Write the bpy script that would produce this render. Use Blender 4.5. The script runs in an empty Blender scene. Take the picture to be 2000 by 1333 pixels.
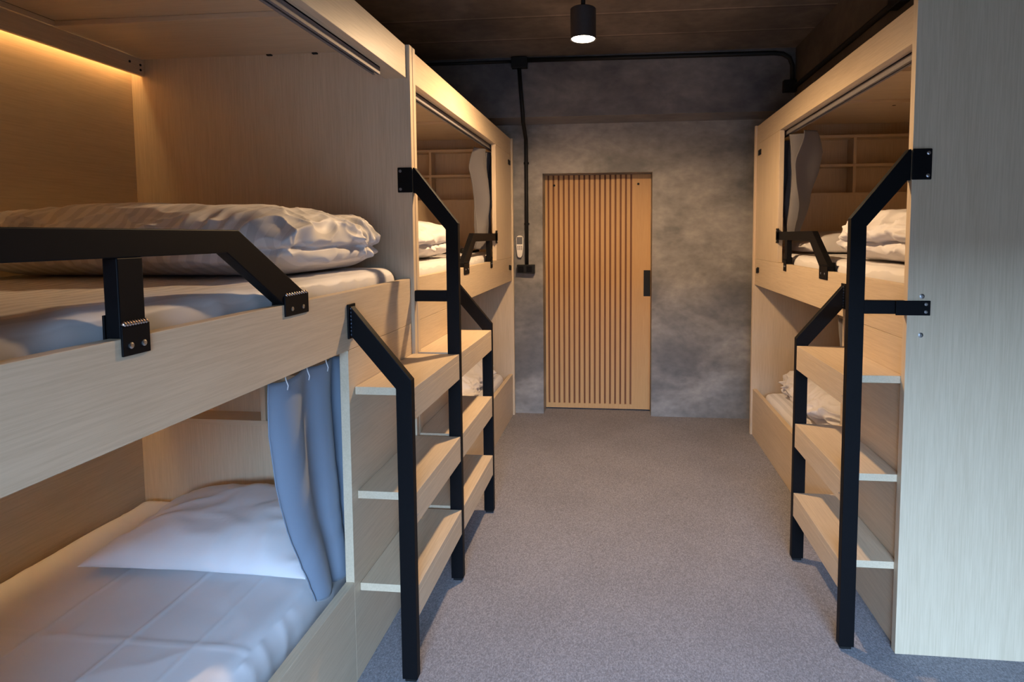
import bpy, bmesh, math, random
from mathutils import Vector, Matrix, noise

S = bpy.context.scene
C = S.collection
random.seed(7)

# ------------------------------------------------------------------ camera
cam_d = bpy.data.cameras.new('camera')
cam = bpy.data.objects.new('camera', cam_d)
C.objects.link(cam)
R_ = Vector((0.99442171, 0.10536854, -0.00478931))
D_ = Vector((0.00259176, -0.06980187, -0.99755751))
F_ = Vector((-0.10544548, 0.99198043, -0.06968558))
cam.matrix_world = Matrix(((R_.x, -D_.x, -F_.x, 0.0), (R_.y, -D_.y, -F_.y, 0.0),
                           (R_.z, -D_.z, -F_.z, 1.42), (0, 0, 0, 1)))
cam_d.sensor_fit = 'HORIZONTAL'
cam_d.sensor_width = 36.0
cam_d.lens = 1200 * 36.0 / 2000
cam_d.shift_x = -0.04011
cam_d.shift_y = -0.06133
cam_d.clip_start = 0.02
S.camera = cam

# ------------------------------------------------------------------ exposure, world, daylight
S.view_settings.view_transform = 'Standard'
S.view_settings.look = 'None'
S.view_settings.exposure = 0.68
S.view_settings.gamma = 1.0
S.view_settings.use_curve_mapping = False
S.cycles.use_denoising = True
S.cycles.max_bounces = 10
S.cycles.diffuse_bounces = 7
S.cycles.sample_clamp_indirect = 6.0

W = bpy.data.worlds.new('world')
S.world = W
W.use_nodes = True
bg = W.node_tree.nodes['Background']
bg.inputs[0].default_value = (0.55, 0.72, 1.0, 1)
bg.inputs[1].default_value = 1.6

# daylight: the bright sky over the window behind the camera
ld = bpy.data.lights.new('sky_daylight', 'AREA')
ld.shape = 'RECTANGLE'
ld.size = 4.5
ld.size_y = 3.0
ld.energy = 2900
ld.color = (0.40, 0.64, 1.0)
lo = bpy.data.objects.new('sky_daylight', ld)
C.objects.link(lo)
lo.location = (0.2, -4.6, 3.6)
lo.rotation_euler = (Vector((0.7, 2.2, 0.3)) - Vector(lo.location)).to_track_quat('-Z', 'Y').to_euler()

WARM = (1.0, 0.66, 0.36)
LAMP_W = 112.0

# ------------------------------------------------------------------ materials
def new_mat(name):
    m = bpy.data.materials.new(name)
    m.use_nodes = True
    nt = m.node_tree
    return m, nt, nt.nodes['Principled BSDF']

def ramp(nt, fac, stops):
    r = nt.nodes.new('ShaderNodeValToRGB')
    while len(r.color_ramp.elements) < len(stops):
        r.color_ramp.elements.new(0.5)
    for e, (p, c) in zip(r.color_ramp.elements, stops):
        e.position = p
        e.color = (*c, 1)
    nt.links.new(fac, r.inputs[0])
    return r.outputs[0]

def noise_tex(nt, vec, scale, detail=3, rough=0.5, dist=0.0):
    n = nt.nodes.new('ShaderNodeTexNoise')
    n.inputs['Scale'].default_value = scale
    n.inputs['Detail'].default_value = detail
    n.inputs['Roughness'].default_value = rough
    n.inputs['Distortion'].default_value = dist
    if vec is not None:
        nt.links.new(vec, n.inputs['Vector'])
    return n.outputs[0]

def obj_coords(nt, scale=(1, 1, 1), rand=True):
    tc = nt.nodes.new('ShaderNodeTexCoord')
    out = tc.outputs['Object']
    if rand:
        oi = nt.nodes.new('ShaderNodeObjectInfo')
        mu = nt.nodes.new('ShaderNodeVectorMath')
        mu.operation = 'MULTIPLY_ADD'
        cmb = nt.nodes.new('ShaderNodeCombineXYZ')
        for i in range(3):
            nt.links.new(oi.outputs['Random'], cmb.inputs[i])
        nt.links.new(cmb.outputs[0], mu.inputs[0])
        mu.inputs[1].default_value = (17.3, 29.1, 11.7)
        nt.links.new(out, mu.inputs[2])
        out = mu.outputs[0]
    mp = nt.nodes.new('ShaderNodeMapping')
    mp.inputs['Scale'].default_value = scale
    nt.links.new(out, mp.inputs['Vector'])
    return mp.outputs[0]

def mixc(nt, fac, a, b, mode='MIX'):
    m = nt.nodes.new('ShaderNodeMix')
    m.data_type = 'RGBA'
    m.blend_type = mode
    for sock, v in ((m.inputs[0], fac), (m.inputs[6], a), (m.inputs[7], b)):
        if hasattr(v, 'links') or hasattr(v, 'is_linked'):
            nt.links.new(v, sock)
        elif isinstance(v, (int, float)):
            sock.default_value = v
        else:
            sock.default_value = (*v, 1)
    return m.outputs[2]

def bump(nt, bsdf, height, strength, dist=0.002):
    b = nt.nodes.new('ShaderNodeBump')
    b.inputs['Strength'].default_value = strength
    b.inputs['Distance'].default_value = dist
    nt.links.new(height, b.inputs['Height'])
    nt.links.new(b.outputs[0], bsdf.inputs['Normal'])

def wood(name, axis, light, dark, rough=0.42):
    m, nt, b = new_mat(name)
    sc = [1.0, 1.0, 1.0]
    sc[axis] = 0.035
    v = obj_coords(nt, tuple(sc))
    fine = noise_tex(nt, v, 190, 3, 0.65)
    sc2 = [1.0, 1.0, 1.0]
    sc2[axis] = 0.10
    v2 = obj_coords(nt, tuple(sc2))
    band = noise_tex(nt, v2, 16, 4, 0.55, 0.6)
    ff = ramp(nt, fine, [(0.33, dark), (0.62, light)])
    mid = tuple(0.55 * l + 0.45 * d for l, d in zip(light, dark))
    bb = ramp(nt, band, [(0.35, mid), (0.65, light)])
    col = mixc(nt, 0.5, ff, bb)
    nt.links.new(col, b.inputs['Base Color'])
    b.inputs['Roughness'].default_value = rough
    b.inputs['Specular IOR Level'].default_value = 0.35
    bump(nt, b, fine, 0.12, 0.0012)
    return m

OAK_L, OAK_D = (0.67, 0.535, 0.375), (0.52, 0.40, 0.265)
WOOD = [wood('oak_laminate_' + a, i, OAK_L, OAK_D) for i, a in enumerate('xyz')]
DOOR_W = wood('door_veneer', 2, (0.62, 0.37, 0.155), (0.53, 0.30, 0.12), 0.5)
DOOR_D = wood('door_groove', 2, (0.23, 0.095, 0.038), (0.16, 0.06, 0.024), 0.6)
EDGE = WOOD

def plain(name, col, rough=0.5, metal=0.0, spec=0.5):
    m, nt, b = new_mat(name)
    v = obj_coords(nt)
    n = noise_tex(nt, v, 60, 3)
    c = ramp(nt, n, [(0.3, tuple(x * 0.93 for x in col)), (0.7, tuple(min(1, x * 1.05) for x in col))])
    nt.links.new(c, b.inputs['Base Color'])
    b.inputs['Roughness'].default_value = rough
    b.inputs['Metallic'].default_value = metal
    b.inputs['Specular IOR Level'].default_value = spec
    return m

BLACK = plain('black_powder_coat', (0.004, 0.004, 0.005), 0.5, 0.0, 0.12)
BLACKM = plain('black_plastic', (0.008, 0.008, 0.008), 0.55, 0.0, 0.3)
STEEL = plain('steel_screw', (0.62, 0.61, 0.60), 0.3, 1.0)
HOLE = plain('dark_hole', (0.02, 0.012, 0.008), 0.9)
WELD = plain('bare_weld', (0.55, 0.42, 0.34), 0.35, 1.0)
ALU = plain('aluminium_track', (0.20, 0.185, 0.19), 0.6, 0.3)
WHITEP = plain('white_plastic', (0.80, 0.76, 0.70), 0.4)
GREYP = plain('grey_rubber', (0.13, 0.13, 0.14), 0.6)
HOOKM = plain('clear_hook', (0.80, 0.82, 0.86), 0.25)

def emis(name, col, st):
    m, nt, b = new_mat(name)
    b.inputs['Base Color'].default_value = (*col, 1)
    b.inputs['Emission Color'].default_value = (*col, 1)
    b.inputs['Emission Strength'].default_value = st
    return m

LENS = emis('lamp_lens', (1.0, 0.86, 0.66), 18.0)
LEDL = emis('led_tape_lower', (1.0, 0.66, 0.28), 17.0)
LEDM = emis('led_tape', (1.0, 0.66, 0.28), 12.0)

def concrete(name, dark, light, rough, scale=1.0, lines=None, bmp=0.25):
    m, nt, b = new_mat(name)
    tc = nt.nodes.new('ShaderNodeTexCoord')
    mp = nt.nodes.new('ShaderNodeMapping')
    mp.inputs['Scale'].default_value = (1, 1, 1.5)
    nt.links.new(tc.outputs['Object'], mp.inputs[0])
    v = mp.outputs[0]
    big = noise_tex(nt, v, 1.6 * scale, 5, 0.56, 0.35)
    fine = noise_tex(nt, v, 14, 6, 0.55)
    c1 = ramp(nt, big, [(0.38, dark), (0.50, tuple((a + c) / 2 for a, c in zip(dark, light))), (0.60, light)])
    c2 = ramp(nt, fine, [(0.3, (0.80, 0.80, 0.80)), (0.7, (1.12, 1.10, 1.08))])
    col = mixc(nt, 1.0, c1, c2, 'MULTIPLY')
    if lines:
        wv = nt.nodes.new('ShaderNodeTexWave')
        wv.wave_type = 'BANDS'
        wv.bands_direction = 'Y'
        wv.wave_profile = 'SAW'
        wv.inputs['Scale'].default_value = 0.3142 / lines
        wv.inputs['Distortion'].default_value = 0.02
        wv.inputs['Detail'].default_value = 2
        wv.inputs['Detail Scale'].default_value = 12
        nt.links.new(tc.outputs['Object'], wv.inputs['Vector'])
        ln = ramp(nt, wv.outputs['Fac'], [(0.0, (1.8, 1.8, 1.8)), (0.035, (1.8, 1.8, 1.8)), (0.05, (0.6, 0.6, 0.6)), (0.12, (1, 1, 1))])
        col = mixc(nt, 1.0, col, ln, 'MULTIPLY')
    nt.links.new(col, b.inputs['Base Color'])
    b.inputs['Roughness'].default_value = rough
    b.inputs['Specular IOR Level'].default_value = 0.4
    hs = mixc(nt, 0.4, big, fine)
    bump(nt, b, hs, bmp, 0.01)
    return m

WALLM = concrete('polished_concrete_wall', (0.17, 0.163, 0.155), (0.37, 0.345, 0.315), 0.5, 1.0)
BEAMM = concrete('beam_concrete', (0.11, 0.107, 0.112), (0.22, 0.205, 0.20), 0.36, 1.0)
CEILM = concrete('ceiling_concrete', (0.10, 0.082, 0.068), (0.17, 0.14, 0.115), 0.7, 1.2, lines=0.40)
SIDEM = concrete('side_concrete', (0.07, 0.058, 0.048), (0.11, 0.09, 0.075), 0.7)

def carpet():
    m, nt, b = new_mat('carpet_loop_pile')
    tc = nt.nodes.new('ShaderNodeTexCoord')
    mp = nt.nodes.new('ShaderNodeMapping')
    mp.inputs['Scale'].default_value = (1, 0.6, 1)
    nt.links.new(tc.outputs['Object'], mp.inputs[0])
    a = noise_tex(nt, mp.outputs[0], 230, 3, 0.7)
    big = noise_tex(nt, tc.outputs['Object'], 3.0, 3)
    c1 = ramp(nt, a, [(0.30, (0.15, 0.144, 0.154)), (0.5, (0.240, 0.230, 0.243)), (0.72, (0.37, 0.358, 0.375))])
    c2 = ramp(nt, big, [(0.3, (0.93, 0.93, 0.93)), (0.7, (1.06, 1.06, 1.06))])
    nt.links.new(mixc(nt, 1.0, c1, c2, 'MULTIPLY'), b.inputs['Base Color'])
    b.inputs['Roughness'].default_value = 0.95
    b.inputs['Specular IOR Level'].default_value = 0.1
    bump(nt, b, a, 0.6, 0.004)
    return m
CARPET = carpet()

def sheet_mat(name, col, stripes=0.0, axis='X', pitch=0.035):
    m, nt, b = new_mat(name)
    tc = nt.nodes.new('ShaderNodeTexCoord')
    n = noise_tex(nt, tc.outputs['Object'], 9, 4)
    c = ramp(nt, n, [(0.3, tuple(x * 0.965 for x in col)), (0.7, col)])
    b.inputs['Roughness'].default_value = 0.62
    b.inputs['Sheen Weight'].default_value = 0.15
    if stripes:
        wv = nt.nodes.new('ShaderNodeTexWave')
        wv.wave_type = 'BANDS'
        wv.bands_direction = axis
        wv.inputs['Scale'].default_value = 0.3142 / pitch
        nt.links.new(tc.outputs['Object'], wv.inputs['Vector'])
        sf = ramp(nt, wv.outputs['Fac'], [(0.42, (1, 1, 1)), (0.58, (1 - stripes,) * 3)])
        c = mixc(nt, 1.0, c, sf, 'MULTIPLY')
        rr = ramp(nt, wv.outputs['Fac'], [(0.42, (0.55,) * 3), (0.58, (0.8,) * 3)])
        nt.links.new(rr, b.inputs['Roughness'])
    nt.links.new(c, b.inputs['Base Color'])
    fn = noise_tex(nt, tc.outputs['Object'], 300, 2)
    bump(nt, b, fn, 0.04, 0.001)
    return m
SHEET = sheet_mat('white_cotton', (0.72, 0.695, 0.70))
SHEET_S = sheet_mat('white_satin_stripe', (0.76, 0.735, 0.73), 0.17, 'X', 0.045)
CURT = sheet_mat('grey_blue_curtain', (0.21, 0.26, 0.335))
CURT_G = sheet_mat('grey_curtain', (0.135, 0.125, 0.128))

# ------------------------------------------------------------------ object helpers
def tag(o, label=None, cat=None, group=None, kind=None):
    if label: o['label'] = label
    if cat: o['category'] = cat
    if group: o['group'] = group
    if kind: o['kind'] = kind
    return o

def thing(name, loc, label, cat, group=None, kind=None):
    o = bpy.data.objects.new(name, None)
    o.empty_display_size = 0.1
    C.objects.link(o)
    o.location = loc
    return tag(o, label, cat, group, kind)

def world_loc(o):
    v = Vector((0, 0, 0))
    while o is not None:
        v += Vector(o.location)
        o = o.parent
    return v

def link(name, verts, faces, mat, parent=None, smooth=False, bevel=0.0, seg=2, origin=None, mats=None):
    """verts in world coordinates; the origin goes to the middle of the mesh"""
    vs = [Vector(v) for v in verts]
    lo_ = Vector([min(v[i] for v in vs) for i in range(3)])
    hi_ = Vector([max(v[i] for v in vs) for i in range(3)])
    og = Vector(origin) if origin is not None else (lo_ + hi_) / 2
    me = bpy.data.meshes.new(name)
    me.from_pydata([v - og for v in vs], [], faces)
    bm = bmesh.new()
    bm.from_mesh(me)
    bmesh.ops.recalc_face_normals(bm, faces=bm.faces)
    bm.to_mesh(me)
    bm.free()
    me.materials.append(mat)
    o = bpy.data.objects.new(name, me)
    C.objects.link(o)
    if parent is not None:
        o.parent = parent
        o.location = og - world_loc(parent)
    else:
        o.location = og
    if smooth:
        for p in me.polygons:
            p.use_smooth = True
    if bevel:
        md = o.modifiers.new('bevel', 'BEVEL')
        md.width = bevel
        md.segments = seg
        md.limit_method = 'ANGLE'
        md.angle_limit = math.radians(40)
    return o

BF = [(0, 1, 3, 2), (4, 6, 7, 5), (0, 4, 5, 1), (2, 3, 7, 6), (0, 2, 6, 4), (1, 5, 7, 3)]
def boxv(x0, x1, y0, y1, z0, z1):
    return [(x, y, z) for x in (x0, x1) for y in (y0, y1) for z in (z0, z1)]

class MB:
    def __init__(s):
        s.v = []; s.f = []
    def add(s, v, f):
        k = len(s.v)
        s.v += [tuple(p) for p in v]
        s.f += [tuple(i + k for i in q) for q in f]
        return s
    def box(s, x0, x1, y0, y1, z0, z1):
        x0, x1 = sorted((x0, x1)); y0, y1 = sorted((y0, y1)); z0, z1 = sorted((z0, z1))
        return s.add(boxv(x0, x1, y0, y1, z0, z1), BF)
    def prism(s, pts, axis, a, b):
        """polygon pts in the plane normal to axis, extruded from a to b"""
        n = len(pts)
        def P(p, t):
            if axis == 'X': return (t, p[0], p[1])
            if axis == 'Y': return (p[0], t, p[1])
            return (p[0], p[1], t)
        v = [P(p, a) for p in pts] + [P(p, b) for p in pts]
        f = [tuple(range(n)), tuple(range(2 * n - 1, n - 1, -1))]
        f += [(i, (i + 1) % n, n + (i + 1) % n, n + i) for i in range(n)]
        return s.add(v, f)
    def tube(s, pts, r, n=12, cap=True):
        pts = [Vector(p) for p in pts]
        rings = []
        up = None
        for i, p in enumerate(pts):
            d = (pts[min(i + 1, len(pts) - 1)] - pts[max(i - 1, 0)]).normalized()
            if up is None:
                up = d.orthogonal().normalized()
            a = (up - d * up.dot(d)).normalized()
            up = a
            bb = d.cross(a)
            rings.append([p + r * (math.cos(2 * math.pi * k / n) * a + math.sin(2 * math.pi * k / n) * bb) for k in range(n)])
        v = [q for rg in rings for q in rg]
        f = []
        for i in range(len(rings) - 1):
            for k in range(n):
                f.append((i * n + k, i * n + (k + 1) % n, (i + 1) * n + (k + 1) % n, (i + 1) * n + k))
        if cap:
            f.append(tuple(range(n - 1, -1, -1)))
            f.append(tuple(range((len(rings) - 1) * n, len(rings) * n)))
        return s.add(v, f)
    def lathe(s, c, prof, n=32, axis='Z'):
        v = []; f = []
        for r, h in prof:
            for k in range(n):
                a = 2 * math.pi * k / n
                x, y = r * math.cos(a), r * math.sin(a)
                if axis == 'Z': v.append((c[0] + x, c[1] + y, c[2] + h))
                elif axis == 'Y': v.append((c[0] + x, c[1] + h, c[2] + y))
                else: v.append((c[0] + h, c[1] + x, c[2] + y))
        m = len(prof)
        for i in range(m - 1):
            for k in range(n):
                f.append((i * n + k, i * n + (k + 1) % n, (i + 1) * n + (k + 1) % n, (i + 1) * n + k))
        f.append(tuple(range(n)))
        f.append(tuple(range((m - 1) * n, m * n)))
        return s.add(v, f)
    def go(s, name, mat, parent=None, bevel=0.0, smooth=False, **k):
        return link(name, s.v, s.f, mat, parent, smooth, bevel, **k)

def board(name, x0, x1, y0, y1, z0, z1, grain, parent, bevel=0.0012):
    return MB().box(x0, x1, y0, y1, z0, z1).go(name, WOOD['xyz'.index(grain)], parent, bevel)

# ------------------------------------------------------------------ the room
YW = 4.785                 # far wall
ZC = 2.70                  # ceiling
YF = -1.55                 # wall behind the camera, with the window
XL, XR = -2.03, 2.16

o = MB().box(XL - .2, XR + .2, YF - .2, YW + .4, -0.1, 0).go('floor', CARPET)
tag(o, 'grey flecked carpet floor running between the bunk beds', 'floor', kind='structure')
o = MB().box(XL - .2, XR + .2, YF - .2, YW + .4, ZC, ZC + .15).go('ceiling', CEILM, origin=(0, 0.055, 2.7))
tag(o, 'dark board-marked concrete ceiling', 'ceiling', kind='structure')
DX0, DX1, DZ = -0.588, 0.258, 1.90
m = MB()
m.box(XL, DX0, YW, YW + .3, 0, ZC)
m.box(DX1, XR, YW, YW + .3, 0, ZC)
m.box(DX0, DX1, YW, YW + .3, DZ, ZC)
m.box(DX0, DX1, YW + .20, YW + .3, 0, DZ)
tag(m.go('wall_back', WALLM), 'mottled grey concrete end wall around the slatted door', 'wall', kind='structure')
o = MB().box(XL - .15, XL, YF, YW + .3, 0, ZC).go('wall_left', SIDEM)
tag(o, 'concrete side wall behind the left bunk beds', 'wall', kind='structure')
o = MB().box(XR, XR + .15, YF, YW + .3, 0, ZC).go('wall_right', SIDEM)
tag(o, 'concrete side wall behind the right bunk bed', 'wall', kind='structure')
WX0, WX1, WZ0, WZ1 = -0.6, 1.3, 0.05, 1.9
m = MB()
m.box(XL, WX0, YF - .2, YF, 0, ZC); m.box(WX1, XR, YF - .2, YF, 0, ZC)
m.box(WX0, WX1, YF - .2, YF, 0, WZ0); m.box(WX0, WX1, YF - .2, YF, WZ1, ZC)
tag(m.go('wall_front', SIDEM), 'concrete wall with the wide window opposite the door', 'wall', kind='structure')
m = MB()
for x in (WX0, (WX0 + WX1) / 2 - .03, WX1 - .06):
    m.box(x, x + .06, YF - .14, YF - .08, WZ0, WZ1)
m.box(WX0, WX1, YF - .14, YF - .08, WZ0, WZ0 + .06); m.box(WX0, WX1, YF - .14, YF - .08, WZ1 - .06, WZ1)
tag(m.go('window_1', BLACK), 'black framed wide window opposite the door', 'window', kind='structure')

# concrete beams: across the end wall and along the right wall
o = MB().box(XL, 1.21, 4.475, YW, 2.275, ZC).go('trim_1', BEAMM)
tag(o, 'dark concrete beam across the end wall above the door', 'beam', kind='structure')
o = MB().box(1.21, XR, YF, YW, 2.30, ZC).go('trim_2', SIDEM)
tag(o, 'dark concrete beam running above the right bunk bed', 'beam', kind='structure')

# ------------------------------------------------------------------ sliding door
d = thing('door_1', ((DX0 + DX1) / 2, YW + .165, 0), 'slatted wooden sliding door with black recessed pull', 'door', kind='structure')
yd = YW + .145
m = MB().box(DX0 + .002, DX1 - .002, yd + .012, yd + .045, 0.012, DZ - .002)
m.go('backing', DOOR_D, d)
m = MB()
gx1 = 0.108
pitch, gap = 0.0412, 0.0150
x = gx1
edges = []
while x > DX0:
    edges.append(x); x -= pitch
for e in edges:
    a = e - gap - (pitch - gap)
    m.box(max(DX0 + .002, a), e - gap, yd, yd + .0125, 0.05, DZ - .002)
m.box(DX0 + .002, gx1, yd, yd + .0125, 0.012, 0.05)
m.go('slatted_panel', DOOR_W, d)
MB().box(gx1, DX1 - .002, yd, yd + .0125, 0.012, DZ - .002).go('plain_stile', DOOR_W, d)
m = MB()
m.box(0.201, 0.254, yd - .004, yd, 0.932, 1.14)
h = m.go('recessed_pull', BLACKM, d, 0.003)
tag(h, 'black recessed pull')
for xs, zs in ((-0.512, 1.818), (0.155, 1.822)):
    MB().lathe((xs, yd, zs), [(0.009, 0.0), (0.009, -.004), (0.005, -.006)], 14, 'Y').go('screw', BLACKM, d)

# ------------------------------------------------------------------ bunk beds
TH = 0.028                 # board thickness
H = 2.165
def bunk(side, XF, y0, y1, ladder_far, label, near_left=False):
    """side -1: bed on the left (its front looks towards +X), +1: on the right"""
    s = side
    X = lambda u: XF + s * u            # u: depth behind the front face
    depth = 1.165
    root = thing('bunk_bed', ((X(0) + X(depth)) / 2, (y0 + y1) / 2, 0), label, 'bunk bed', 'built-in wooden bunk beds')
    B = lambda name, u0, u1, a, b, z0, z1, g, par=root, bv=0.0012: board(name, X(u0), X(u1), a, b, z0, z1, g, par, bv)
    yi0, yi1 = y0 + .03, y1 - .03
    e0 = B('end_panel', -.013, depth + .02, y0, yi0, 0, H, 'z')
    e1 = B('end_panel', -.013, depth + .02, yi1, y1, 0, H, 'z')
    B('back_panel', depth, depth + .02, yi0, yi1, 0, H, 'y')
    B('header_board', 0, TH, yi0, yi1, 2.036, 2.160, 'y')
    B('upper_rail', 0, TH, yi0, yi1, 1.070, 1.250, 'y')
    if ladder_far:
        lp0, lp1 = yi1 - .588, yi1
        b0, b1 = yi0, lp0
        st0, st1 = yi0, yi0 + .62
    else:
        lp0, lp1 = yi0, yi0 + .575
        b0, b1 = lp1, yi1
        st0, st1 = yi1 - .60, yi1
    B('ladder_panel', 0, TH, lp0, lp1, 0, 1.069, 'y')
    B('base_board', 0, TH, b0, b1, 0, .330, 'y')
    B('stile', 0, TH, st0, st1, 1.251, 2.035, 'z')
    B('mattress_base', TH + .002, depth - .002, yi0 + .002, yi1 - .002, 1.075, 1.10, 'y')
    B('mattress_base', TH + .002, depth - .002, yi0 + .002, yi1 - .002, .10, .12, 'y')
    # top: lower boards with gaps that higher boards close
    if near_left:
        low = [(1.972, yi1), (1.25, 1.62), (.55, .90)]
        high = [(1.60, 1.99), (.88, 1.27), (yi0, .57)]
    else:
        low = [(y0 + .86, y0 + 1.19), (y0 + 1.54, yi1 - .12), (yi0, y0 + .50)]
        high = [(y0 + 1.17, y0 + 1.56), (y0 + .48, y0 + .88), (yi1 - .14, yi1)]
    for a, b in low: B('top_board', TH, depth - .0645, a, b, 2.145, 2.163, 'x')
    for a, b in high: B('top_board', TH, depth - .0645, a, b, 2.1635, 2.183, 'x')
    B('cove_light_stop', depth - .064, depth, yi0, yi1, 2.145, 2.163, 'y')  # added, unseen: keeps the LED glow from leaking up between the top boards
    # cove board with the LED tape behind it
    B('cove_board', depth - .058, depth - .043, yi0, yi1, 2.077, 2.144, 'y')
    if near_left:
        t = MB().box(X(depth - .036), X(depth - .022), yi0 + .02, yi1 - .01, 2.136, 2.1445).go('led_strip', LEDM, root)
        tag(t, 'glowing warm LED tape behind the upper cove board')
        ud = depth - .065              # the lower deck has a cove of its own
        B('cove_board', ud - .060, ud - .045, yi0, yi1 - .125, .985, 1.0745, 'y')
        t = MB().box(X(ud - .036), X(ud - .022), yi0 + .02, yi1 - .135, 1.066, 1.0745).go('led_strip', LEDL, root)
        tag(t, 'glowing warm LED tape behind the lower cove board')
        for yy, zz in ((yi1 - .02, 2.098), (yi1 - .02, 2.118), (yi1 - .075, 2.118)):
            MB().lathe((X(depth - .058), yy, zz), [(.005, 0), (.005, .002)], 10, 'X').go('screw_hole', HOLE, root)
        for u in (0.36, 0.55):
            MB().box(X(u), X(u + .02), yi1 - .012, yi1, 2.140, 2.145).go('corner_bracket', HOLE, root)
    else:
        yb = y0 + 2.08 if s < 0 else y0 + 2.02
        MB().lathe((X(.60), y0 + 1.62, 2.1445), [(.010, 0), (.010, -.001)], 14).go('cable_hole', HOLE, root)
    # curtain tracks
    ty0, ty1 = (st1 + .03, yi1 - .17) if near_left else (yi0 + .01, st0 + .40)
    m = MB()
    m.box(X(.040), X(.046), ty0, ty1, 2.008, 2.036)
    m.box(X(.062), X(.068), ty0, ty1, 2.008, 2.036)
    m.box(X(.040), X(.068), ty0, ty1, 2.030, 2.036)
    m.box(X(.046), X(.050), ty0, ty1, 2.008, 2.012)
    m.box(X(.058), X(.062), ty0, ty1, 2.008, 2.012)
    tr = m.go('curtain_track', ALU, root, .001)
    m = MB().box(X(TH), X(.085), yi0, yi1, 2.036, 2.052)
    m.go('track_board', WOOD[1], root)
    lty0, lty1 = b0 + .01, b1 - .01
    MB().box(X(.040), X(.062), lty0, lty1, 1.056, 1.074).go('curtain_track', ALU, root, .001)
    # headboards with open cubbies
    def headboard(yf, yb, zb, xin, topz):
        d = 1 if yb > yf else -1
        hb = B('headboard', TH + .02, xin, yf, yf + d * .018, zb[0], zb[1], 'z')
        B('cubby_floor', TH + .02, xin, yf, yb, zb[1] - .001, zb[1] + .019, 'x')
        mid = (zb[1] + topz) / 2
        B('cubby_shelf', TH + .02, xin, yf, yb, mid - .009, mid + .009, 'x')
        B('cubby_top', TH + .02, xin, yf, yb, topz - .018, topz, 'x')
        for uu in ((TH + xin) / 2 + .01,):
            B('cubby_divider', uu - .010, uu + .010, yf + d * .0005, yb, zb[1] + .019, mid - .009, 'z')
            B('cubby_divider', uu - .010, uu + .010, yf + d * .0005, yb, mid + .009, topz - .018, 'z')
        return hb
    if near_left:
        headboard(yi1 - .12, yi1 - .001, (.30, .672), depth - .065, 1.06)
        B('lower_back_board', depth - .065, depth - .001, yi0, yi1, .12, 1.07, 'y')
    else:
        yh = yi1 - .112
        headboard(yh, yi1 - .001, (1.12, 1.676), depth - .002, 2.074)
    # two little black latches at the far edge
    if not near_left:
        for zz in (1.972, 1.178):
            yy = yi1 - .10
            m = MB()
            m.box(X(-.006), X(0), yy - .030, yy + .018, zz - .018, zz + .018)
            m.box(X(-.012), X(-.006), yy - .010, yy + .014, zz - .022, zz + .012)
            m.go('latch', BLACKM, root, .001)
    # guard rail on the upper rail, against the stile
    g = guard(root, X, s, st1 if near_left else st0, near_left)
    return root

def guard(root, X, s, ys, near_left):
    dd = 1 if near_left else -1          # direction along Y away from the stile
    zt, zb = 1.435, 1.386
    if near_left: L, foot = 1.266 - ys, 1.545 - ys
    else: L, foot = .655, .90
    Y = lambda t: ys + dd * t
    ua, ub = 0.0, 0.028
    # bent square tube: outline in the YZ plane
    pts = [(Y(0), zt), (Y(L), zt), (Y(foot), 1.272), (Y(foot), 1.251), (Y(foot - .105), 1.251), (Y(L - .042), zb), (Y(0), zb)]
    m = MB().prism(pts, 'X', X(ua), X(ub))
    g = m.go('guard_rail', BLACK, root, .002)
    tag(g, 'black steel guard rail')
    pt = (Y(.225), Y(.281)) if near_left else (Y(.155), Y(.205))
    p0, p1 = min(pt), max(pt)
    MB().box(X(ua + .001), X(ub), p0, p1, 1.2505, zb).go('post', BLACK, g, .002)
    f0, f1 = sorted((Y(foot), Y(foot - .105)))
    for a, b in ((p0 - .002, p1 + .003), (f0 - .002, f1 + .008)):
        m = MB()
        m.box(X(-.004), X(0), a, b, 1.220 if near_left else 1.21, 1.272)
        m.box(X(.028), X(.032), a, b, 1.220, 1.290)
        m.go('mounting_bracket', BLACK, g, .001)
        m = MB()
        n = 9
        for k in range(n):
            yy = a + .004 + (b - a - .008) * (k + .5) / n
            m.lathe((X(-.002), yy, 1.274), [(.0005, -.0055), (.0055, 0), (.0005, .0055)], 8)
        m.go('weld_bead', WELD if near_left else BLACK, g, smooth=True)
        for q in (.28, .75):
            MB().lathe((X(-.004), a + (b - a) * q, 1.237), [(.0055, 0), (.0055, -s * .0015), (.003, -s * .0025)], 12, 'X').go('screw', STEEL if near_left else GREYP, g, smooth=False)
    # end plate on the stile face
    if not near_left:
        MB().box(X(-.004), X(0), Y(-.03), Y(.03), 1.368, 1.455).go('end_plate', BLACK, g, .001)
        MB().box(X(-.004), X(.004), Y(-.01), Y(.03), zb + .002, zt - .002).go('end_plate', BLACK, g, .001)
        for zz in (1.38, 1.443):
            MB().lathe((X(-.004), Y(-.016), zz), [(.006, 0), (.006, -s * .0015), (.003, -s * .0025)], 12, 'X').go('screw', STEEL, g)
    return g

LX, RX = -0.825, 0.948
bunk(-1, LX, 0.06, 2.408, True, 'large wooden bunk bed filling the left foreground with a lit cove', near_left=True)
bunk(-1, LX, 2.415, 4.755, False, 'wooden bunk bed on the left against the end wall')
bunk(1, RX, 2.097, 4.435, False, 'wooden bunk bed on the right with a tall pale end panel')

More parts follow.
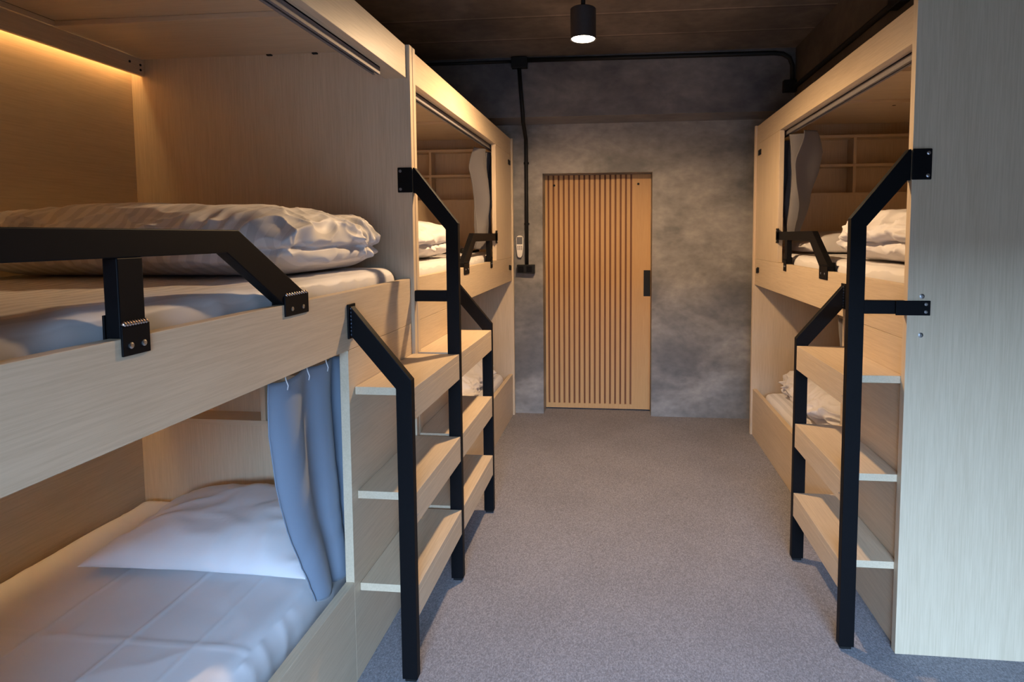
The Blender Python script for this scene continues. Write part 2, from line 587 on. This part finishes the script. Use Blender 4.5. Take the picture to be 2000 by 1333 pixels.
# ------------------------------------------------------------------ ladders
def post_tall(root, XF, s, y, arm_plate):
    """s: +1 when the aisle lies at +X of the bed front"""
    X = lambda t: XF + s * t
    o0, o1 = X(.145), X(.195)
    pts = [(o1, .012), (o1, 1.470), (X(.022), 1.690), (X(.016), 1.690), (X(.016), 1.590), (X(.025), 1.590), (o0, 1.445), (o0, .012)]
    p = MB().prism(pts, 'Y', y, y + .030).go('tall_post', BLACK, root, .002)
    MB().box(X(.151), X(.189), y + .006, y + .024, 0, .014).go('foot', BLACKM, p, .003)
    MB().box(X(.016), X(-.044), y - .009, y - .003, 1.592, 1.690).go('fixing_plate', BLACK, p, .003)
    for zz in (1.605, 1.676):
        MB().lathe((X(-.032), y - .009, zz), [(.006, 0), (.006, -.0015), (.003, -.003)], 12, 'Y').go('screw', STEEL if arm_plate else GREYP, p)
    MB().box(X(.0135), o0, y + .002, y + .028, 1.158, 1.202).go('cross_arm', BLACK, root, .002)
    if arm_plate:
        MB().box(X(.050), X(-.056), y - .007, y - .0025, 1.155, 1.203).go('arm_plate', BLACK, root, .001)
        for zz in (1.167, 1.192):
            MB().lathe((X(-.042), y - .007, zz), [(.0055, 0), (.0055, -.0015), (.003, -.003)], 12, 'Y').go('screw', STEEL, root)
    return p

def post_short(root, XF, s, y):
    X = lambda t: XF + s * t
    o0, o1 = X(.145), X(.195)
    pts = [(o1, .012), (o1, .978), (X(.007), 1.205), (X(.007), 1.112), (o0, .950), (o0, .012)]
    p = MB().prism(pts, 'Y', y, y + .030).go('short_post', BLACK, root, .002)
    MB().box(X(.151), X(.189), y + .006, y + .024, 0, .014).go('foot', BLACKM, p, .003)
    MB().box(X(.0005), X(.007), y - .012, y + .038, 1.105, 1.212).go('fixing_plate', BLACK, p, .002)
    m = MB()
    for k in range(8):
        m.lathe((X(.009), y - .001, 1.118 + k * .0115), [(.0005, -.006), (.0035, 0), (.0005, .006)], 8)
    m.go('weld_bead', plain('dark_weld', (.05, .06, .08), .3, .6), p, smooth=True)
    return p

def steps(root, XF, s, ya, yb, notch=None):
    X = lambda t: XF + s * t
    for z in (.947, .610, .305):
        m = MB()
        if notch:                      # cut out around the end panels
            m.prism([(X(.0145), ya), (X(.193), ya), (X(.193), yb), (X(.0012), yb), (X(.0012), notch), (X(.0145), notch)], 'Z', z - .025, z)
        else:
            m.box(X(.0012), X(.193), ya, yb, z - .025, z)
        st = m.go('step', WOOD[1], root, .0012)
        fa = board('apron', X(.171), X(.193), ya, yb, z - .102, z - .0252, 'y', st)
        for yy in ((notch or ya) + .04, yb - .06):
            MB().box(X(.001), X(.030), yy, yy + .018, z - .032, z - .0252).go('bracket', BLACKM, st)
        for yy in (ya + .012,):
            MB().lathe((X(.193), yy, z - .075), [(.003, 0), (.003, s * .001)], 10, 'X').go('screw', STEEL, st)

t = thing('bunk_ladder', (-.66, 2.40, 0), 'black steel double ladder with oak steps on both sides of a tall post', 'ladder', 'ladders of black tube and oak steps')
post_short(t, LX, 1, 1.800)
post_tall(t, LX, 1, 2.380, False)
post_short(t, LX, 1, 3.005)
steps(t, LX, 1, 1.8305, 2.3775)
steps(t, LX, 1, 2.4105, 3.0045, 2.447)
t = thing('bunk_ladder', (.775, 2.40, 0), 'black steel ladder with three oak steps at the right bunk bed', 'ladder', 'ladders of black tube and oak steps')
post_tall(t, RX, -1, 2.098, True)
post_short(t, RX, -1, 2.678)
steps(t, RX, -1, 2.1285, 2.6775)

# bolts on the pale end panel belong to the right bed
rb = [q for q in C.objects if q.name.startswith('bunk_bed') and q.location.x > 0][0]
for zz in (1.217, 1.090):
    MB().lathe((.979, 2.097, zz), [(.008, 0), (.008, -.0015), (.004, -.0035)], 14, 'Y').go('bolt', STEEL, rb)

# ------------------------------------------------------------------ soft things
def fbm(p, sc, o=3):
    v = 0; a = 1.0
    q = Vector(p) * sc
    for _ in range(o):
        v += a * noise.noise(q); q = q * 2.03 + Vector((3.1, 1.7, 5.3)); a *= .5
    return v

def ridge(p):
    return (1 - abs(noise.noise(Vector(p)))) ** 4

def soft_box(name, x0, x1, y0, y1, z0, z1, r, mat, label=None, cat=None, group=None, n=(40, 40, 10), disp=None, parent=None):
    c = Vector(((x0 + x1) / 2, (y0 + y1) / 2, (z0 + z1) / 2))
    h = Vector((abs(x1 - x0) / 2, abs(y1 - y0) / 2, abs(z1 - z0) / 2))
    idx = {}; verts = []; faces = []
    def vert(i, j, k):
        key = (i, j, k)
        if key not in idx:
            p = Vector((-1 + 2 * i / n[0], -1 + 2 * j / n[1], -1 + 2 * k / n[2]))
            P = Vector([p[a] * h[a] for a in range(3)])
            rr = [min(r[a], h[a]) if isinstance(r, tuple) else min(r, h[a]) for a in range(3)]
            q = Vector([max(-(h[a] - rr[a]), min(h[a] - rr[a], P[a])) for a in range(3)])
            dv = Vector([(P[a] - q[a]) / rr[a] for a in range(3)])
            mx = max(abs(t) for t in dv)
            if mx > 1e-6:
                dv = dv.normalized() * mx
            P2 = q + Vector([dv[a] * rr[a] for a in range(3)])
            nr = Vector([dv[a] for a in range(3)])
            if nr.length < 1e-6: nr = Vector((0, 0, 1 if p.z > 0 else -1))
            nr.normalize()
            if disp:
                P2 = disp(P2, nr, p, h)
            idx[key] = len(verts); verts.append(tuple(P2 + c))
        return idx[key]
    nx, ny, nz = n
    for i in range(nx):
        for j in range(ny):
            for k in (0, nz): faces.append((vert(i, j, k), vert(i + 1, j, k), vert(i + 1, j + 1, k), vert(i, j + 1, k)))
    for i in range(nx):
        for k in range(nz):
            for j in (0, ny): faces.append((vert(i, j, k), vert(i + 1, j, k), vert(i + 1, j, k + 1), vert(i, j, k + 1)))
    for j in range(ny):
        for k in range(nz):
            for i in (0, nx): faces.append((vert(i, j, k), vert(i, j + 1, k), vert(i, j + 1, k + 1), vert(i, j, k + 1)))
    o = link(name, verts, faces, mat, parent, smooth=True)
    if label: tag(o, label, cat, group)
    return o

def mattress_disp(seed, amp=.004, side=.006, press=()):
    sv = Vector((seed * 7.1, seed * 3.3, seed))
    def f(P, nr, p, h):
        if p.z < -.9: return P
        q = P + sv
        d = amp * fbm(q, 3.0)
        if abs(nr.z) < .8:
            d += side * ridge((q.x * 9, q.y * 9, q.z * 3)) * (1 if p.z > -.6 else .3)
        else:
            for (ax, cc, hh) in press:          # ironed fold lines
                d += hh * math.exp(-((P[ax] - cc - .004 * noise.noise(P * 4)) / .006) ** 2)
            d += .004 * ridge((q.x * 2.2 + .4 * fbm(q, 3), q.y * 5.0, 0))
        return P + nr * d
    return f

MG = 'white mattresses in the bunk beds'
PRESS = [(0, .14, .0035), (0, -.12, .003), (0, .33, .002), (1, .22, .0025), (1, -.30, .002)]
UZ0, UZ1 = 1.1005, 1.297
soft_box('mattress', LX - .045, LX - 1.155, .12, 2.345, UZ0, UZ1, .05, SHEET_S, 'white striped mattress on the upper deck of the left foreground bunk', 'mattress', MG, (60, 110, 12), mattress_disp(1))
soft_box('mattress', LX - .080, LX - 1.075, .12, 2.232, .1205, .375, .06, SHEET, 'white mattress on the lower deck of the left foreground bunk', 'mattress', MG, (170, 200, 14), mattress_disp(2, .004, .005, PRESS))
soft_box('mattress', LX - .045, LX - 1.155, 2.47, 4.60, UZ0, UZ1, .05, SHEET_S, 'white mattress on the upper deck of the far left bunk', 'mattress', MG, (40, 70, 10), mattress_disp(3))
soft_box('mattress', LX - .045, LX - 1.155, 2.47, 4.60, .1205, .365, .05, SHEET_S, 'white mattress on the lower deck of the far left bunk', 'mattress', MG, (40, 70, 10), mattress_disp(4))
soft_box('mattress', RX + .045, RX + 1.155, 2.15, 4.28, UZ0, UZ1, .05, SHEET_S, 'white mattress on the upper deck of the right bunk', 'mattress', MG, (40, 70, 10), mattress_disp(5))
soft_box('mattress', RX + .045, RX + 1.155, 2.15, 4.28, .1205, .345, .05, SHEET_S, 'white striped mattress on the lower deck of the right bunk', 'mattress', MG, (40, 70, 10), mattress_disp(6))

def duvet_disp(seed, amp=.02, folds=.03, crown=.18, layers=(-.15,)):
    sv = Vector((seed * 5.7, seed * 2.9, seed * 1.3))
    def f(P, nr, p, h):
        q = P + sv
        e = max(abs(p.x), abs(p.y))
        up = (p.z + 1) / 2
        P = Vector(P)
        k = 1 - crown * (e ** 2.5)
        P.z = (P.z + h.z) * k - h.z
        bulge = amp * fbm(q, 3.2, 3)
        side = 1 - min(1, abs(nr.z) * 1.1)
        w1 = fbm(q, 2.6, 2)
        w2 = fbm(q + Vector((9, 4, 2)), 3.1, 2)
        # long folds that wrap around the sides, sharper creases fanning over the edges
        fold = folds * side * (ridge((q.x * 2.4 + .5 * w1, q.y * 2.4 + .5 * w2, q.z * 13 + 1.3 * w1)) - .35)
        cr = ridge((q.x * 7 + 1.8 * w1, q.y * 3.2 + 1.4 * w2, q.z * 8 + w1))
        cr2 = ridge((q.x * 3.5 - 1.2 * w2, q.y * 10 + 2.0 * w1, q.z * 14 + 2 * w2))
        crease = .024 * (cr - .25) * (.12 + .88 * e ** 4) + .018 * (cr2 - .25) * (.08 + .92 * e ** 5)
        gap = 0
        for l in layers:
            gap -= .035 * side * math.exp(-((p.z - l - .25 * w2) / .13) ** 2)
        o_ = Vector(nr) * (bulge + fold + crease + gap) * min(1, up * 2.2 + .05)
        P += o_
        P.z = max(P.z, -h.z)
        return P
    return f

DG = 'folded white duvets on the bunk beds'
soft_box('duvet', -0.895, -1.93, 1.56, 2.325, UZ1 + .008, 1.520, (.13, .18, .115), SHEET_S, 'plump folded white striped duvet on the upper deck of the left foreground bunk', 'duvet', DG, (150, 120, 54), duvet_disp(1, .016, .045, .14))
soft_box('duvet', -0.90, -1.85, 2.52, 3.42, UZ1 + .008, 1.50, (.14, .20, .10), SHEET, 'folded white duvet on the upper deck of the far left bunk', 'duvet', DG, (90, 90, 34), duvet_disp(2, .02, .05, .18))
soft_box('duvet', 1.02, 1.98, 2.22, 3.12, UZ1 + .008, 1.53, (.14, .20, .11), SHEET, 'folded white duvet on the upper deck of the right bunk', 'duvet', DG, (90, 90, 34), duvet_disp(3, .02, .05, .18))
soft_box('duvet', 1.06, 1.85, 3.25, 4.24, .352, .565, (.14, .20, .11), SHEET, 'rumpled white duvet rolled up on the lower deck of the right bunk', 'duvet', DG, (80, 90, 34), duvet_disp(4, .02, .045, .25))
soft_box('duvet', -0.90, -1.75, 3.30, 4.56, .372, .56, (.14, .22, .10), SHEET, 'rumpled white duvet on the lower deck of the far left bunk', 'duvet', DG, (80, 90, 34), duvet_disp(5, .02, .045, .30))

def pillow(cx, cy, z0, sx, sy, hz, rot, seed, label, tilt=0.0, n=56):
    verts = []; faces = []
    sv = Vector((seed * 3.7, seed * 8.1, seed))
    M = Matrix.Rotation(rot, 3, 'Z') @ Matrix.Rotation(tilt, 3, 'X')
    def pt(a, b, sgn):
        ea, eb = 1 - abs(a) ** 3.0, 1 - abs(b) ** 3.0
        body = max(0, ea) ** .55 * max(0, eb) ** .55
        # edges pull in between the corners
        px = a * sx / 2 * (1 - .055 * (1 - b * b))
        py = b * sy / 2 * (1 - .055 * (1 - a * a))
        q = Vector((px, py, sgn * .3)) + sv
        wr = .010 * (ridge((q.x * 6 + fbm(q, 4), q.y * 7, sgn)) - .3) * min(1, 3 * body + .1) + .008 * fbm(q, 5)
        z = body * hz * (.86 if sgn > 0 else -.14) + (wr * (1 if sgn > 0 else .15)) * (body > 0) + hz * .16
        return M @ Vector((px, py, z)) + Vector((cx, cy, z0))
    for sgn in (1, -1):
        base = len(verts)
        for i in range(n + 1):
            for j in range(n + 1):
                a, b = -1 + 2 * i / n, -1 + 2 * j / n
                a, b = math.sin(a * math.pi / 2), math.sin(b * math.pi / 2)
                verts.append(tuple(pt(a, b, sgn)))
        for i in range(n):
            for j in range(n):
                q = (base + i * (n + 1) + j, base + (i + 1) * (n + 1) + j, base + (i + 1) * (n + 1) + j + 1, base + i * (n + 1) + j + 1)
                faces.append(q if sgn > 0 else q[::-1])
    o = link('pillow', verts, faces, SHEET, None, smooth=True)
    bm = bmesh.new(); bm.from_mesh(o.data)
    bmesh.ops.remove_doubles(bm, verts=bm.verts, dist=.0004)
    bmesh.ops.recalc_face_normals(bm, faces=bm.faces)
    bm.to_mesh(o.data); bm.free()
    return tag(o, label, 'pillow', 'white pillows on the bunk beds')

pillow(-1.285, 1.93, .388, .74, .54, .125, .0, 1, 'flat white pillow beside the blue curtain on the lower left foreground bed')
pillow(1.42, 3.98, UZ1 + .004, .72, .50, .13, .05, 2, 'white pillow below the cubbyholes of the upper right bunk')
pillow(-1.47, 4.20, UZ1 + .004, .72, .50, .13, .05, 3, 'white pillow below the cubbyholes of the upper far left bunk')

# ------------------------------------------------------------------ curtains
def curtain(X0, top, bot, zt, zb, nf, amp, mat, label, seed, s, group='curtains of the bunk beds', mid=None, hooks=0, nu=110, nv=60, xb=0.0, amp_b=None, pw=1.25):
    """top/bot: (y from, y to) of the gathered cloth; mid: optional (v, (y0,y1)) waist"""
    verts = []; faces = []
    for j in range(nv + 1):
        v = j / nv
        if mid and v <= mid[0]:
            t = v / mid[0]; t = t * t * (3 - 2 * t)
            ya = top[0] + (mid[1][0] - top[0]) * t; yb = top[1] + (mid[1][1] - top[1]) * t
        elif mid:
            t = (v - mid[0]) / (1 - mid[0]); t = t * t * (3 - 2 * t)
            ya = mid[1][0] + (bot[0] - mid[1][0]) * t; yb = mid[1][1] + (bot[1] - mid[1][1]) * t
        else:
            t = v ** pw
            ya = top[0] + (bot[0] - top[0]) * t; yb = top[1] + (bot[1] - top[1]) * t
        w = abs(yb - ya)
        am = amp + ((amp_b if amp_b is not None else amp) - amp) * v
        for i in range(nu + 1):
            u = i / nu
            ph = 2 * math.pi * nf * (u + .06 * math.sin(5 * u + seed)) + .5 * math.sin(3 * v + seed)
            wob = noise.noise(Vector((u * 4 + seed, v * 3, seed))) * .35 * am
            x = X0 + s * (am * (.5 + .5 * math.sin(ph)) * (.55 + .45 * min(1, v * 4 + .2)) + wob + xb * v)
            x += s * .004 * ridge((u * 3 + v * 4, v * 5, seed)) * v
            y = ya + (yb - ya) * u + .010 * math.cos(ph) * min(1, w / .2)
            z = zt + (zb - zt) * v + .004 * math.sin(ph + 1)
            verts.append((x, y, z))
    for j in range(nv):
        for i in range(nu):
            a = j * (nu + 1) + i
            faces.append((a, a + 1, a + nu + 2, a + nu + 1))
    root = thing('curtain', (X0, (top[0] + top[1]) / 2, zb), label, 'curtain', group)
    o = link('cloth', verts, faces, mat, root, smooth=True)
    md = o.modifiers.new('solid', 'SOLIDIFY'); md.thickness = .0025
    for k in range(hooks):
        yy = top[0] + (top[1] - top[0]) * (k + .35) / hooks
        xx = X0 - s * .006
        pts = [(xx, yy, zt + .014), (xx - s * .004, yy - .004, zt + .004), (xx - s * .006, yy + .003, zt - .014), (xx - s * .002, yy + .006, zt - .026)]
        MB().tube(pts, .0016, 6).go('hook', HOOKM, root, smooth=True)
    return root

curtain(LX - .042, (1.455, 1.90), (1.660, 1.89), 1.046, .335, 2.9, .026, CURT, 'blue-grey curtain gathered beside the ladder of the lower left foreground bed', 1.3, -1, hooks=4, xb=0.0, pw=1.9)
curtain(LX - .058, (3.98, 4.42), (4.04, 4.36), 1.998, 1.33, 3.2, .085, CURT_G, 'grey curtain gathered at the upper opening of the far left bunk', 2.1, -1, mid=(.62, (4.10, 4.22)))
curtain(RX + .058, (3.60, 3.98), (3.74, 3.94), 1.998, 1.42, 2.7, .17, CURT_G, 'grey curtain pulled aside at the upper opening of the right bunk', 3.4, 1, amp_b=.05)
curtain(RX + .045, (2.70, 2.90), (2.56, 2.69), 1.046, .40, 2.0, .03, CURT_G, 'grey curtain behind the ladder of the lower right bed', 4.2, 1)

# ------------------------------------------------------------------ ceiling spotlights
def spotlight(x, y, zb, label):
    t = thing('ceiling_spotlight', (x, y, ZC), label, 'spotlight')
    r = .062
    MB().lathe((x, y, zb), [(r - .006, .004), (r, 0), (r, .142), (r - .004, .146)], 40).go('housing', plain('spot_housing', (.035, .03, .03), .5), t, .0)
    MB().lathe((x, y, zb), [(r - .007, .0035), (r - .007, .0015)], 40).go('lens', LENS, t)
    MB().lathe((x, y, zb), [(.011, .146), (.011, ZC - zb - .012)], 16).go('stem', BLACKM, t, smooth=True)
    MB().lathe((x, y, zb), [(.04, ZC - zb - .012), (.04, ZC - zb)], 24).go('ceiling_rose', BLACKM, t)
    l = bpy.data.lights.new('spot_beam', 'SPOT')
    l.energy = LAMP_W
    l.color = WARM
    l.spot_size = math.radians(176)
    l.spot_blend = .5
    l.shadow_soft_size = .045
    ob = bpy.data.objects.new('spot_beam', l)
    C.objects.link(ob)
    ob.parent = t
    ob.location = Vector((x, y, zb - .012)) - Vector(t.location)
    return t
spotlight(-.172, 3.055, 2.368, 'black cylinder spotlight hanging lit from the ceiling before the end wall')

# ------------------------------------------------------------------ conduit, socket, remote
YB = 4.475
t = thing('electrical_conduit', (-.72, YB, 2.65), 'black electrical conduit along the beam down to the socket by the door', 'conduit')
zc = 2.668
pr = .017
MB().tube([(XL + .02, YB - pr, zc), (-.72, YB - pr, zc)], .011, 12).go('pipe', BLACKM, t, smooth=True)
MB().tube([(-.70, YB - pr, zc + .006), (.3, YB - pr, zc), (1.06, YB - pr, zc - .004), (1.12, YB - pr, zc - .012), (1.165, YB - pr, zc - .04), (1.185, YB - pr, zc - .09), (1.187, YB - pr, 2.44)], .0155, 12).go('pipe', BLACKM, t, smooth=True)
MB().box(-.765, -.650, YB - .05, YB, zc - .052, zc + .025).go('junction_box', BLACKM, t, .004)
MB().tube([(-.712, YB - pr, zc - .04), (-.700, YB - pr, 2.45), (-.688, YB - pr, 2.30), (-.692, YB + .02, 2.245), (-.708, YW - .05, 2.16), (-.712, YW - pr, 2.09), (-.712, YW - pr, 1.80), (-.713, YW - pr, 1.19)], .0145, 12).go('pipe', BLACKM, t, smooth=True)
for z in (1.98, 1.51):
    MB().box(-.732, -.692, YW - .018, YW - .0006, z - .008, z + .008).go('pipe_clip', BLACKM, t, .002)
MB().box(1.125, 1.21, YB - .05, YB, 2.395, 2.475).go('junction_box', BLACKM, t, .004)
MB().tube([(1.196, YB - .03, 2.425), (1.196, 2.0, 2.425), (1.196, .6, 2.425)], .0145, 12).go('pipe', BLACKM, t, smooth=True)
MB().box(1.165, 1.21, 2.78, 2.90, 2.39, 2.47).go('junction_box', BLACKM, t, .004)

t = thing('wall_socket', (-.718, YW, 1.13), 'black double socket box at the lower end of the conduit', 'socket')
MB().prism([(-.787, 1.192), (-.650, 1.192), (-.650, 1.122), (-.787, 1.128)], 'Y', YW - .055, YW - .0006).go('socket_box', BLACKM, t, .003)
for k in (-.755, -.690):
    MB().box(k - .022, k + .022, YW - .058, YW - .055, 1.134, 1.182).go('cover', BLACK, t, .002)

t = thing('remote_control', (-.768, YW, 1.245), 'white remote control hanging on the wall beside the conduit', 'remote control')
pts = []
for k in range(9):
    a = math.pi * k / 8
    pts.append((-.7675 + .028 * math.cos(a) , 1.395 + .026 * math.sin(a)))
pts += [(-.7955, 1.34), (-.790, 1.285)]
for k in range(1, 8):
    a = math.pi + math.pi * k / 8
    pts.append((-.7675 + .020 * math.cos(a), 1.268 + .022 * math.sin(a)))
pts += [(-.745, 1.285), (-.7395, 1.34)]
MB().prism(pts, 'Y', YW - .030, YW - .004).go('body', WHITEP, t, .004)
MB().box(-.785, -.750, YW - .0045, YW - .0006, 1.29, 1.37).go('holder', WHITEP, t)
MB().box(-.790, -.745, YW - .0315, YW - .030, 1.352, 1.408).go('screen', GREYP, t, .001)
for zz in (1.334, 1.322, 1.311):
    for k in range(3):
        MB().box(-.784 + k * .014, -.776 + k * .014, YW - .032, YW - .030, zz - .0035, zz + .0035).go('button', GREYP, t)
# black cord on the far left upper bed
t = thing('charging_cable', (-1.0, 4.3, UZ1), 'short black cable lying on the far left upper mattress by the curtain', 'cable')
MB().tube([(-1.02, 4.36, UZ1 + .016), (-1.0, 4.31, UZ1 + .02), (-.98, 4.25, UZ1 + .018), (-1.0, 4.15, UZ1 + .014), (-1.03, 4.08, UZ1 + .013)], .008, 8).go('cord', BLACKM, t, smooth=True)
MB().lathe((-1.04, 4.06, UZ1 + .004), [(.01, 0), (.026, .006), (.026, .028), (.01, .034)], 18).go('plug', BLACKM, t, smooth=True)
